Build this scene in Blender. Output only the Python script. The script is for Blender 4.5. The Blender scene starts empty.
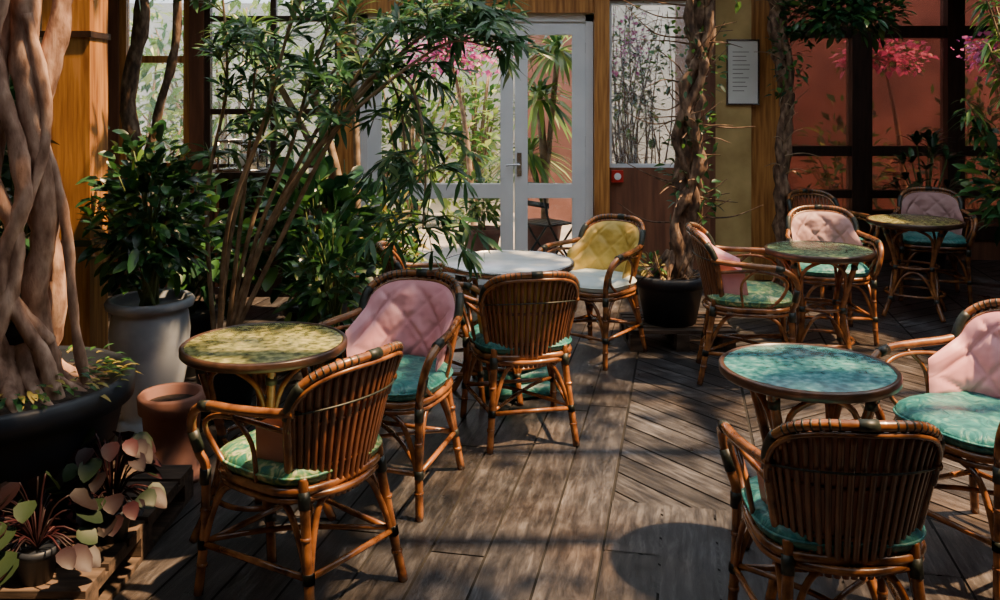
import bpy, math, random, bmesh
from mathutils import Vector, Matrix, noise as mn
R = random.Random(7)
V = Vector
scene = bpy.context.scene
COL = scene.collection

# ------------------------------------------------------------ materials
def new_mat(name):
    m = bpy.data.materials.new(name); m.use_nodes = True
    nt = m.node_tree; b = nt.nodes['Principled BSDF']
    return m, nt, b
def rgb(c): return (c[0], c[1], c[2], 1)
def mat(name, c1, c2=None, rough=.6, scale=8, stretch=(1,1,1), metal=0, bump=0, lo=.35, hi=.65, detail=5, c3=None, coat=0, dist=0):
    m, nt, b = new_mat(name); N = nt.nodes; Lk = nt.links
    b.inputs['Roughness'].default_value = rough
    b.inputs['Metallic'].default_value = metal
    if coat: b.inputs['Coat Weight'].default_value = coat
    if c2 is None:
        b.inputs['Base Color'].default_value = rgb(c1); return m
    tc = N.new('ShaderNodeTexCoord'); mp = N.new('ShaderNodeMapping')
    mp.inputs['Scale'].default_value = stretch
    Lk.new(tc.outputs['Object'], mp.inputs['Vector'])
    t = N.new('ShaderNodeTexNoise'); t.inputs['Scale'].default_value = scale
    t.inputs['Detail'].default_value = detail; t.inputs['Distortion'].default_value = dist
    Lk.new(mp.outputs[0], t.inputs['Vector'])
    cr = N.new('ShaderNodeValToRGB')
    cr.color_ramp.elements[0].position = lo; cr.color_ramp.elements[1].position = hi
    cr.color_ramp.elements[0].color = rgb(c1); cr.color_ramp.elements[1].color = rgb(c2)
    if c3:
        e = cr.color_ramp.elements.new((lo+hi)/2); e.color = rgb(c3)
    Lk.new(t.outputs['Fac'], cr.inputs[0]); Lk.new(cr.outputs[0], b.inputs['Base Color'])
    if bump:
        bp = N.new('ShaderNodeBump'); bp.inputs['Strength'].default_value = bump; bp.inputs['Distance'].default_value = .01
        Lk.new(t.outputs['Fac'], bp.inputs['Height']); Lk.new(bp.outputs[0], b.inputs['Normal'])
    return m
def leaf_mat(name, c1, c2, c3=None, rough=.35, trans=.35, spec=.5):
    m, nt, b = new_mat(name); N = nt.nodes; Lk = nt.links
    g = N.new('ShaderNodeNewGeometry'); cr = N.new('ShaderNodeValToRGB')
    cr.color_ramp.elements[0].color = rgb(c1); cr.color_ramp.elements[1].color = rgb(c2)
    if c3: e = cr.color_ramp.elements.new(.8); e.color = rgb(c2); cr.color_ramp.elements[-1].color = rgb(c3)
    Lk.new(g.outputs['Random Per Island'], cr.inputs[0]); Lk.new(cr.outputs[0], b.inputs['Base Color'])
    b.inputs['Roughness'].default_value = rough; b.inputs['Specular IOR Level'].default_value = spec
    t = N.new('ShaderNodeBsdfTranslucent'); Lk.new(cr.outputs[0], t.inputs[0])
    mx = N.new('ShaderNodeMixShader'); mx.inputs[0].default_value = trans
    out = N['Material Output']
    Lk.new(b.outputs[0], mx.inputs[1]); Lk.new(t.outputs[0], mx.inputs[2]); Lk.new(mx.outputs[0], out.inputs[0])
    return m
def glass_mat(name, tint=(1,1,1), dirt=0, dirtcol=(.5,.5,.5)):
    m, nt, b = new_mat(name); N = nt.nodes; Lk = nt.links
    tr = N.new('ShaderNodeBsdfTransparent'); tr.inputs[0].default_value = rgb(tint)
    gl = N.new('ShaderNodeBsdfGlossy'); gl.inputs['Roughness'].default_value = .03
    lw = N.new('ShaderNodeFresnel'); lw.inputs[0].default_value = 1.45
    mx = N.new('ShaderNodeMixShader'); Lk.new(lw.outputs[0], mx.inputs[0])
    Lk.new(tr.outputs[0], mx.inputs[1]); Lk.new(gl.outputs[0], mx.inputs[2])
    last = mx
    if dirt:
        df = N.new('ShaderNodeBsdfDiffuse'); df.inputs[0].default_value = rgb(dirtcol)
        tl = N.new('ShaderNodeBsdfTranslucent'); tl.inputs[0].default_value = rgb(dirtcol)
        a = N.new('ShaderNodeMixShader'); a.inputs[0].default_value = .6
        Lk.new(df.outputs[0], a.inputs[1]); Lk.new(tl.outputs[0], a.inputs[2])
        nz = N.new('ShaderNodeTexNoise'); nz.inputs['Scale'].default_value = 2.5; nz.inputs['Detail'].default_value = 7
        mr = N.new('ShaderNodeMapRange'); mr.inputs['From Min'].default_value = .3; mr.inputs['From Max'].default_value = .7
        mr.inputs['To Min'].default_value = dirt*.4; mr.inputs['To Max'].default_value = dirt
        tcx = N.new('ShaderNodeTexCoord'); Lk.new(tcx.outputs['Object'], nz.inputs['Vector'])
        Lk.new(nz.outputs['Fac'], mr.inputs['Value'])
        m2 = N.new('ShaderNodeMixShader'); Lk.new(mr.outputs[0], m2.inputs[0])
        Lk.new(mx.outputs[0], m2.inputs[1]); Lk.new(a.outputs[0], m2.inputs[2]); last = m2
    Lk.new(last.outputs[0], N['Material Output'].inputs[0])
    return m

CANE = mat('cane', (.050,.015,.006), (.34,.13,.038), rough=.27, scale=16, bump=.25, lo=.3, hi=.7, coat=.4)
RIB = mat('cane_rib', (.055,.016,.007), (.21,.072,.024), rough=.3, scale=9, stretch=(6,6,.8), lo=.3, hi=.7, coat=.3)
BIND = mat('binding', (.006,.010,.009), (.022,.03,.022), rough=.45, scale=60)
PINK = mat('pink_satin', (.68,.26,.31), (.88,.42,.47), rough=.42, scale=5, bump=.3)
PEACH = mat('peach_satin', (.42,.19,.155), (.58,.30,.24), rough=.45, scale=5, bump=.3)
MAUVE = mat('mauve_fabric', (.28,.15,.15), (.42,.24,.23), rough=.55, scale=5, bump=.3)
TEAL = mat('teal_satin', (.012,.11,.115), (.13,.33,.26), rough=.38, scale=15, bump=.6, dist=2.5, c3=(.03,.20,.195), lo=.36, hi=.68)
GREENS = mat('green_print', (.03,.17,.13), (.48,.52,.28), rough=.38, scale=15, bump=.4, c3=(.15,.30,.12), dist=2.5, lo=.4, hi=.62)
YELL = mat('yellow_fabric', (.42,.27,.045), (.66,.46,.10), rough=.5, scale=6, bump=.3)
PALEC = mat('pale_fabric', (.40,.52,.54), (.64,.71,.70), rough=.5, scale=6, bump=.3)
TOPG = mat('tabletop_olive', (.075,.08,.026), (.42,.38,.15), rough=.24, scale=34, c3=(.21,.22,.075), detail=12, lo=.36, hi=.66, dist=.3)
TOPT = mat('tabletop_teal', (.015,.10,.115), (.17,.38,.38), rough=.24, scale=34, c3=(.05,.22,.24), detail=12, lo=.36, hi=.68, dist=.3)
TOPM = mat('tabletop_green', (.05,.10,.06), (.27,.34,.18), rough=.24, scale=34, c3=(.12,.20,.11), detail=12, dist=.3)
TOPW = mat('tabletop_white', (.6,.63,.64), (.85,.87,.88), rough=.2, scale=7, detail=7)
RIM = mat('rim_dark', (.030,.016,.011), (.075,.038,.024), rough=.3, scale=20)
BARK = mat('bark_pale', (.16,.08,.05), (.62,.41,.30), rough=.8, scale=11, stretch=(2.2,2.2,.9), bump=1, detail=10, c3=(.37,.215,.15), lo=.3, hi=.68)
BARK2 = mat('bark_grey', (.045,.025,.016), (.27,.18,.12), rough=.85, scale=13, stretch=(2,2,.9), bump=1, detail=9, c3=(.125,.072,.045))
STEM = mat('stem', (.14,.09,.05), (.34,.24,.15), rough=.7, scale=15)
STEMG = mat('stem_green', (.05,.09,.02), (.14,.18,.06), rough=.6, scale=15)
SOIL = mat('soil', (.012,.008,.005), (.05,.03,.02), rough=.95, scale=40, bump=.8)
BLACKP = mat('planter_black', (.008,.011,.018), (.016,.021,.032), rough=.5, scale=6)
TERRA = mat('terracotta', (.15,.062,.045), (.25,.115,.085), rough=.75, scale=6, bump=.1)
ZINC = mat('zinc_glaze', (.15,.17,.21), (.34,.37,.42), rough=.42, scale=4, c3=(.24,.27,.31), bump=.1)
WOODP = mat('pallet_wood', (.03,.02,.014), (.11,.07,.048), rough=.8, scale=6, stretch=(1,6,6), bump=.3)
ORANGEW = mat('post_wood_and_lit_face', (.24,.09,.020), (.54,.25,.065), rough=.5, scale=5, stretch=(8,8,.5), bump=.15)
CREAMW = mat('column_paint', (.36,.25,.085), (.60,.44,.18), rough=.7, scale=3, bump=.15, detail=8)
BROWNW = mat('brown_wall', (.10,.035,.018), (.20,.08,.04), rough=.6, scale=3, stretch=(6,6,.6))
DARKW = mat('dark_frame', (.018,.009,.006), (.045,.022,.014), rough=.4, scale=6, stretch=(5,5,.6))
PLASTER = mat('plaster_ochre', (.20,.15,.08), (.32,.25,.15), rough=.85, scale=3, bump=.2)
WHITE = mat('door_white', (.66,.71,.76), (.76,.80,.84), rough=.35, scale=3)
METAL = mat('metal', (.45,.45,.46), rough=.25, metal=1)
IRON = mat('iron_dark', (.02,.025,.025), rough=.45, metal=.6)
PAPER = mat('paper', (.62,.64,.60), (.74,.75,.72), rough=.7, scale=3)
INK = mat('ink', (.12,.11,.10), rough=.7)
REDW = mat('red_exterior', (.13,.055,.042), (.27,.125,.10), rough=.85, scale=1.8, detail=9)
PAVE = mat('paving', (.30,.28,.25), (.45,.42,.38), rough=.85, scale=3)
GLASS = glass_mat('pane_glass')
GLASSD = glass_mat('pane_dusty', dirt=.20, dirtcol=(.50,.56,.60))
GLASSR = glass_mat('pane_reddish', tint=(.62,.46,.42), dirt=.36, dirtcol=(.18,.10,.085))
L_OLE = leaf_mat('leaf_oleander', (.018,.075,.028), (.065,.18,.06), (.24,.36,.16), rough=.3)
L_DARK = leaf_mat('leaf_dark', (.006,.032,.014), (.025,.095,.035), (.06,.16,.06), rough=.28, trans=.25)
L_MID = leaf_mat('leaf_mid', (.02,.08,.02), (.06,.18,.04), (.16,.28,.05))
L_LIME = leaf_mat('leaf_lime', (.10,.22,.04), (.28,.42,.10), (.45,.55,.2))
L_PURP = leaf_mat('leaf_purple', (.008,.005,.005), (.026,.007,.010), (.055,.013,.015), rough=.5, trans=.1, spec=.25)
L_PGRN = leaf_mat('leaf_bronze_green', (.008,.018,.008), (.020,.036,.014), rough=.5, trans=.1, spec=.25)
L_YEL = leaf_mat('leaf_yellow', (.30,.24,.05), (.45,.38,.10))
L_MAG = leaf_mat('bract_magenta', (.50,.06,.28), (.80,.22,.52), (.85,.4,.65), trans=.5)

# ------------------------------------------------------------ mesh builder
def catmull(P, n=6):
    P = [V(p) for p in P]
    if len(P) < 3: return P
    out = []
    for i in range(len(P)-1):
        p0 = P[max(0,i-1)]; p1 = P[i]; p2 = P[i+1]; p3 = P[min(len(P)-1,i+2)]
        for k in range(n):
            t = k/n
            out.append(.5*((2*p1)+(p2-p0)*t+(2*p0-5*p1+4*p2-p3)*t*t+(3*p1-p0-3*p2+p3)*t**3))
    out.append(P[-1]); return out
class MB:
    def __init__(s): s.v=[]; s.f=[]; s.m=[]; s.mats=[]
    def mi(s, m):
        if m not in s.mats: s.mats.append(m)
        return s.mats.index(m)
    def tube(s, P, r, m, seg=8, n=6, closed=False, flat=None, wob=0, cap=True):
        k = s.mi(m)
        if closed: P = [V(p) for p in P]
        else: P = catmull(P, n) if n > 1 else [V(p) for p in P]
        N = len(P); b = len(s.v)
        rr = r if isinstance(r, (list,tuple)) else [r]
        up = None
        for i,p in enumerate(P):
            if closed: t = P[(i+1)%N]-P[i-1]
            else: t = P[min(N-1,i+1)]-P[max(0,i-1)]
            t = t.normalized() if t.length > 1e-9 else V((0,0,1))
            if up is None:
                up = V((0,0,1)) if abs(t.z) < .8 else V((1,0,0))
            sd = t.cross(up)
            if sd.length < 1e-6: sd = t.orthogonal()
            sd.normalize(); up = sd.cross(t).normalized()
            x = i/(max(1,N-1))*(len(rr)-1); j = min(int(x), len(rr)-2) if len(rr)>1 else 0
            rad = rr[0] if len(rr)==1 else rr[j]*(1-(x-j))+rr[j+1]*(x-j)
            for q in range(seg):
                a = 2*math.pi*q/seg; ra = rad
                d = sd*math.cos(a)+up*math.sin(a)
                if wob: ra *= 1+wob*(mn.noise((p+d*rad)*9)+.5*mn.noise((p+d*rad)*24))
                if flat:
                    w = V(flat[0][i]); w = (w-t*w.dot(t)).normalized(); h = t.cross(w)
                    s.v.append(p+w*math.cos(a)*flat[1]+h*math.sin(a)*flat[2])
                else: s.v.append(p+d*ra)
        M = N if closed else N-1
        for i in range(M):
            for q in range(seg):
                a0=b+i*seg+q; a1=b+i*seg+(q+1)%seg; c=((i+1)%N)*seg
                s.f.append((a0,a1,b+c+(q+1)%seg,b+c+q)); s.m.append(k)
        if not closed and cap:
            s.f.append(tuple(b+q for q in range(seg))[::-1]); s.m.append(k)
            s.f.append(tuple(b+(N-1)*seg+q for q in range(seg))); s.m.append(k)
    def box(s, x0,x1,y0,y1,z0,z1, m):
        k = s.mi(m); b = len(s.v)
        for x in (x0,x1):
            for y in (y0,y1):
                for z in (z0,z1): s.v.append(V((x,y,z)))
        for f in ((0,1,3,2),(4,6,7,5),(0,4,5,1),(2,3,7,6),(0,2,6,4),(1,5,7,3)):
            s.f.append(tuple(b+i for i in f)); s.m.append(k)
    def lathe(s, prof, m, c=(0,0,0), seg=40, shape=None):
        k = s.mi(m); b=len(s.v); c = V(c)
        for (r,z) in prof:
            for q in range(seg):
                a=2*math.pi*q/seg
                x,y=(math.cos(a),math.sin(a)) if not shape else shape(a)
                s.v.append(c+V((x*r,y*r,z)))
        for i in range(len(prof)-1):
            for q in range(seg):
                s.f.append((b+i*seg+q,b+i*seg+(q+1)%seg,b+(i+1)*seg+(q+1)%seg,b+(i+1)*seg+q)); s.m.append(k)
        s.f.append(tuple(b+q for q in range(seg))[::-1]); s.m.append(k)
        s.f.append(tuple(b+(len(prof)-1)*seg+q for q in range(seg))); s.m.append(k)
    def leaf(s, p, d, n, L, W, m, droop=.2, round_=False, simple=False):
        k = s.mi(m); b=len(s.v); d=d.normalized()
        sd=d.cross(n)
        if sd.length<1e-4: sd=d.orthogonal()
        sd.normalize(); n=sd.cross(d)
        if simple: prof=((.0,.0),(.45,1.),(1.,.0))
        elif round_: prof=((0,.0),(.15,.7),(.45,1.),(.75,.8),(.92,.4),(1,.0))
        else: prof=((0,.0),(.2,.65),(.5,1.),(.8,.6),(1,.0))
        rows=[]
        for t,w in prof:
            c=p+d*(t*L)+V((0,0,-droop*L*t*t))
            if w==0: s.v.append(c); rows.append((len(s.v)-1,))
            else:
                s.v += [c-sd*(W*w*.5)+n*(W*w*.12), c, c+sd*(W*w*.5)+n*(W*w*.12)]
                e=len(s.v); rows.append((e-3,e-2,e-1))
        for a,c in zip(rows,rows[1:]):
            if len(a)==1: s.f += [(a[0],c[1],c[0]),(a[0],c[2],c[1])]; s.m+=[k,k]
            elif len(c)==1: s.f += [(a[0],a[1],c[0]),(a[1],a[2],c[0])]; s.m+=[k,k]
            else: s.f += [(a[0],a[1],c[1],c[0]),(a[1],a[2],c[2],c[1])]; s.m+=[k,k]
    def mesh(s, name, smooth=True):
        me=bpy.data.meshes.new(name); me.from_pydata([tuple(v) for v in s.v],[],s.f)
        for m in s.mats: me.materials.append(m)
        me.polygons.foreach_set('material_index', s.m)
        if smooth: me.polygons.foreach_set('use_smooth',[True]*len(s.f))
        me.update(); return me
    def obj(s, name, smooth=True, loc=(0,0,0), rot=0):
        o=bpy.data.objects.new(name, s.mesh(name, smooth)); COL.objects.link(o)
        o.location=loc; o.rotation_euler=(0,0,rot)
        return o
def rnd(a,b): return R.uniform(a,b)
def rdir(zmin=-1,zmax=1):
    z=rnd(zmin,zmax); a=rnd(0,2*math.pi); q=math.sqrt(max(0,1-z*z)); return V((q*math.cos(a),q*math.sin(a),z))

# ------------------------------------------------------------ rattan armchair
A = math.radians(70)
def BP(u, z, off=0):
    v=(z-.38)/.42
    w=.168+.078*max(0,v)**.8
    x=w*math.sin(u*A)/math.sin(A)
    y=-(.20+.10*v)+(.13+.05*v)*(1-math.cos(u*A))
    nrm=V((-math.sin(u*A),math.cos(u*A),0))
    return V((x,y,z))+nrm*off
def ztop(u): return .625+.185*math.sqrt(max(0,1-abs(u)**2.8))
def seatshape(a):
    c,s_=math.cos(a),math.sin(a); e=.62
    return (.225*math.copysign(abs(c)**e,c), .02+.215*math.copysign(abs(s_)**e,s_))
def build_frame():
    m=MB()
    NR=19
    for i in range(NR):
        u=-.93+1.86*i/(NR-1); zt=ztop(u)
        P=[BP(u,.36+(zt-.36)*t/8, .006*math.sin(math.pi*t/8)) for t in range(9)]
        dirs=[V((math.cos(u*A),math.sin(u*A),0))]*9
        m.tube(P, .01, RIB, seg=8, n=1, flat=(dirs, .0098, .0058))
    T=[math.radians(-90+180*i/40) for i in range(41)]
    rim=[BP(-1,.37),BP(-1,.5)]+[BP(math.sin(t),ztop(math.sin(t))) for t in T]+[BP(1,.5),BP(1,.37)]
    m.tube(rim,.0150,CANE,seg=10,n=1)
    rim2=[BP(math.sin(t)*.96,ztop(math.sin(t))-.027,.008) for t in T]
    m.tube(rim2,.0085,CANE,seg=8,n=1)
    rim3=[BP(math.sin(t)*.97,ztop(math.sin(t))-.022,-.012) for t in T]
    m.tube(rim3,.008,CANE,seg=8,n=1)
    for z,off in ((.385,-.010),(.40,.012),(.475,.010),(.62,.012)):
        m.tube([BP(-1+2*i/20,z,off) for i in range(21)],.007,CANE if z<.45 else RIB,seg=6,n=1)
    m.tube([BP(-1+2*i/20,.39,-.016) for i in range(21)],.012,CANE,seg=8,n=1)
    m.tube([BP(-.97+1.94*i/20,.655+.02*(1-(i/10-1)**2),-.0080) for i in range(21)],.0035,BIND,seg=6,n=1)
    def wrap(path, i0, i1, r): m.tube(path[i0:i1],r,BIND,seg=10,n=1)
    wrap(rim,3,11,.0180); wrap(rim,len(rim)-11,len(rim)-3,.0180); wrap(rim,21,24,.0172)
    for i in range(12,20,1):
        p=rim[i]; q=rim[i+1]; m.tube([p,p.lerp(q,.25)],.0163,BIND,seg=8,n=1)
        p=rim[-i-1]; q=rim[-i-2]; m.tube([p,p.lerp(q,.25)],.0163,BIND,seg=8,n=1)
    for sx in (-1,1):
        b=BP(sx,.645)
        arm=[b+V((0,-.03,.02)),b+V((sx*.016,.05,.010)),V((sx*.268,.03,.648)),V((sx*.278,.15,.640)),V((sx*.272,.225,.60)),V((sx*.256,.252,.53)),V((sx*.238,.240,.46)),V((sx*.226,.222,.40)),V((sx*.228,.228,.2)),V((sx*.238,.245,0))]
        m.tube(arm,.0155,CANE,seg=10,n=6)
        m.tube([V((sx*.258,.246,.535)),V((sx*.240,.238,.47))],.0185,BIND,n=1)
        m.tube([V((sx*.2775,.135,.641)),V((sx*.2755,.18,.633))],.0185,BIND,n=1)
        m.tube([BP(sx,.60),V((sx*.255,.02,.618)),V((sx*.262,.13,.607)),V((sx*.25,.195,.56)),V((sx*.225,.17,.48)),V((sx*.222,.10,.42))],.009,CANE,seg=8,n=5)
        m.tube([V((sx*.222,-.02,.41)),V((sx*.25,-.03,.55)),V((sx*.262,.05,.63))],.008,CANE,seg=7,n=5)
        bl=[V((sx*.168,-.165,.45)),V((sx*.170,-.175,.38)),V((sx*.185,-.205,.2)),V((sx*.205,-.245,0))]
        m.tube(bl,.016,CANE,seg=10,n=5)
        m.tube([V((sx*.170,-.171,.41)),V((sx*.172,-.179,.36))],.019,BIND,n=1)
        m.tube([V((sx*.2265,.223,.41)),V((sx*.227,.224,.36))],.0185,BIND,n=1)
        for z in (.09,.27):
            f=V((sx*(.235-.035*z),.240-.06*z,z)); m.tube([f,f+V((0,0,.012))],.0180,CANE,n=1)
            f=V((sx*(.203-.08*z),-.24+.18*z,z)); m.tube([f,f+V((0,0,.012))],.0185,CANE,n=1)
    FL=lambda z:V((-.236+.035*z,.241-.06*z,z)); FR=lambda z:V((.236-.035*z,.241-.06*z,z))
    BL=lambda z:V((-.203+.09*z,-.243+.18*z,z)); BR=lambda z:V((.203-.09*z,-.243+.18*z,z))
    for a,b in ((FL,FR),(FR,BR),(BR,BL),(BL,FL)):
        lo=.12
        P=[a(lo),a(.26).lerp(b(.26),.07),a(.36).lerp(b(.36),.2),a(.388).lerp(b(.388),.5),b(.36).lerp(a(.36),.2),b(.26).lerp(a(.26),.07),b(lo)]
        m.tube(P,.0105,CANE,seg=8,n=5)
        m.tube([a(.165),b(.165)],.0105,CANE,n=1)
        for g in (a,b): m.tube([g(.15),g(.18)],.0185,BIND,n=1)
    m.tube([FL(.175),V((-.05,.03,.20)),BR(.175)],.009,CANE,n=4)
    m.tube([FR(.175),V((.05,.03,.20)),BL(.175)],.009,CANE,n=4)
    for z,r in ((.41,.015),(.383,.010)):
        P=[V((seatshape(2*math.pi*i/36)[0],seatshape(2*math.pi*i/36)[1],z)) for i in range(36)]
        m.tube(P,r,CANE,seg=8,closed=True)
    m.lathe([(.95,.402),(.95,.412)],RIB,shape=seatshape,seg=36)
    return m.mesh('rattan_frame')
FRAME=build_frame()
def cushion_mesh(mt):
    m=MB()
    m.lathe([(.88,.416),(.97,.420),(1.03,.436),(1.04,.452),(1.0,.470),(.9,.482),(.75,.487),(.6,.489),(.45,.489),(.3,.486),(.15,.482),(.05,.480)],mt,shape=seatshape,seg=52)
    for i,v in enumerate(m.v):
        v.z += .010*mn.noise(v*11)+.005*mn.noise(v*30) if v.z>.43 else 0
    P=[V((seatshape(2*math.pi*i/44)[0]*1.04,seatshape(2*math.pi*i/44)[1]*1.04,.452)) for i in range(44)]
    m.tube(P,.005,mt,seg=6,closed=True)
    return m.mesh('seat_cushion')
def PP(u,z,off):
    if abs(u)<=.93: return BP(u,z,off)
    e=(abs(u)-.93); s_=1 if u>0 else -1
    return BP(.93*s_,z,off)+V((s_*e*.08,e*.42,0))
def backpad_mesh(mt):
    m=MB(); k=m.mi(mt); nu,nv=72,40; UM=1.27
    for side in (0,1):
        for j in range(nv+1):
            for i in range(nu+1):
                u=-UM+2*UM*i/nu
                zt=(ztop(min(1,abs(u)))-.028) if abs(u)<.93 else ztop(.93)-.028-(abs(u)-.93)*.22
                z=.465+(zt-.465)*j/nv
                e=min(1,7*min(i/nu,1-i/nu))*min(1,6*min(j/nv,1-j/nv)); e=math.sqrt(max(0,e))
                zz=(z-.465)/.32
                a_=abs(math.sin(math.pi*(i/nu*3.6+zz*2))); b_=abs(math.sin(math.pi*(i/nu*3.6-zz*2)))
                q=min(a_,b_)
                off=.014+(0 if side==0 else e*(.020+.012*min(1,q*2.2)**.6))
                p=PP(u,z,off)
                if side: p+=V((0,.012*mn.noise(p*14)+.004*mn.noise(p*40),0))*e
                m.v.append(p)
    n1=(nu+1)*(nv+1)
    for side in (0,1):
        for j in range(nv):
            for i in range(nu):
                a=side*n1+j*(nu+1)+i; f=(a,a+1,a+nu+2,a+nu+1)
                m.f.append(f if side==0 else f[::-1]); m.m.append(k)
    return m.mesh('back_cushion')
cm={}
def chair(x,y,fx,fy,seat,back,s=1):
    e=bpy.data.objects.new('rattan_armchair',None); COL.objects.link(e); e.empty_display_size=.2
    e.location=(x,y,0); e.rotation_euler=(0,0,math.atan2(-fx,fy)); e.scale=(s,s,s)
    def add(n,me):
        o=bpy.data.objects.new(n,me); COL.objects.link(o); o.parent=e
    add('frame',FRAME)
    if ('s',seat) not in cm: cm[('s',seat)]=cushion_mesh(seat)
    add('seat_cushion',cm[('s',seat)])
    if back:
        if ('b',back) not in cm: cm[('b',back)]=backpad_mesh(back)
        add('back_cushion',cm[('b',back)])
chair(-.64,2.97,-.82,.57,GREENS,PEACH)
chair(-.45,3.74,-.34,-.94,TEAL,PINK,1.02)
chair(.10,4.36,-.22,.97,TEAL,YELL,1.0)
chair(.60,5.68,-.65,-.76,PALEC,YELL,1.03)
chair(-.36,4.92,1,.12,PALEC,None)
chair(.935,2.54,.05,.998,TEAL,PEACH,.97)
chair(1.71,3.20,-.88,-.42,TEAL,PINK,1.03)
chair(1.42,5.22,.97,-.2,GREENS,PINK,1.06)
chair(2.24,6.14,-.12,-1,TEAL,MAUVE,1.03)
chair(2.66,7.30,.3,-.95,TEAL,None,1.03)
chair(3.52,7.33,-.35,-.93,TEAL,MAUVE,1.05)

# ------------------------------------------------------------ tables
def table(x,y,r,top,rot=.5,h=.70,rim=RIM):
    m=MB()
    m.lathe([(r-.012,h-.03),(r+.004,h-.03),(r+.010,h-.024),(r+.010,h-.002),(r+.004,h+.003),(r-.006,h+.003),(r-.006,h-.004),(r-.02,h-.006)],rim,seg=64)
    m.lathe([(r-.03,h-.022),(r-.006,h-.022),(r-.006,h-.001),(r-.012,h+.001),(.02,h+.001)],top,seg=64)
    hh=h-.03
    L=[]
    for k in range(4):
        a=rot+k*math.pi/2
        L.append(catmull([V((math.cos(a)*q*r,math.sin(a)*q*r,z)) for q,z in ((.82,hh),(.66,.52),(.52,.36),(.60,.18),(.86,0))],8))
    def at(k,z): return min(L[k%4],key=lambda p:abs(p.z-z)).copy()
    for k in range(4):
        m.tube(L[k],.017,CANE,seg=10,n=1)
        a=rot+k*math.pi/2
        p1=at(k,.40);p2=at(k+1,.40); am=a+math.pi/4
        md=V((math.cos(am)*r*.78,math.sin(am)*r*.78,hh-.012))
        q1=at(k,.56); q2=at(k+1,.56)
        m.tube([p1,q1.lerp(md,.25),p1.lerp(md,.8)+V((0,0,.05)),md,p2.lerp(md,.8)+V((0,0,.05)),q2.lerp(md,.25),p2],.0105,CANE,seg=8,n=5)
        s1=at(k,.10);s2=at(k+1,.10); ml=V((math.cos(am)*r*.42,math.sin(am)*r*.42,.33))
        m.tube([s1,s1.lerp(ml,.5)+V((0,0,.06)),ml,s2.lerp(ml,.5)+V((0,0,.06)),s2],.010,CANE,seg=8,n=5)
        for z in (.36,.62,.12):
            p=at(k,z); m.tube([p-V((0,0,.016)),p+V((0,0,.016))],.021,BIND,n=1)
    for rr,z in ((.50*r,.36),(.80*r,hh-.01),(.62*r,.16)):
        m.tube([V((math.cos(2*math.pi*i/40)*rr,math.sin(2*math.pi*i/40)*rr,z)) for i in range(40)],.010,CANE,seg=8,closed=True)
    return m.obj('rattan_bistro_table',loc=(x,y,0))
table(-.875,3.35,.293,TOPG,.35)
table(1.04,3.04,.283,TOPT,.75)
table(.045,5.02,.36,TOPW,.2,rim=METAL)
table(1.93,5.44,.310,TOPM,.6)
table(3.11,6.75,.33,TOPG,.3)

m=MB()
def sq(a):
    c,s_=math.cos(a),math.sin(a); return (math.copysign(abs(c)**.45,c),math.copysign(abs(s_)**.45,s_))
m.lathe([(.17,.0),(.2,.02),(.205,.05),(.19,.075),(.1,.088),(.01,.09)],TEAL,shape=sq,seg=40)
m.lathe([(.15,.088),(.175,.1),(.18,.125),(.16,.145),(.08,.155),(.01,.157)],TEAL,shape=sq,seg=40)
for v in m.v: v.z=max(0,v.z+.006*mn.noise(v*12))
m.obj('floor_cushion',loc=(.09,4.98,0.0),rot=.3)

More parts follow.
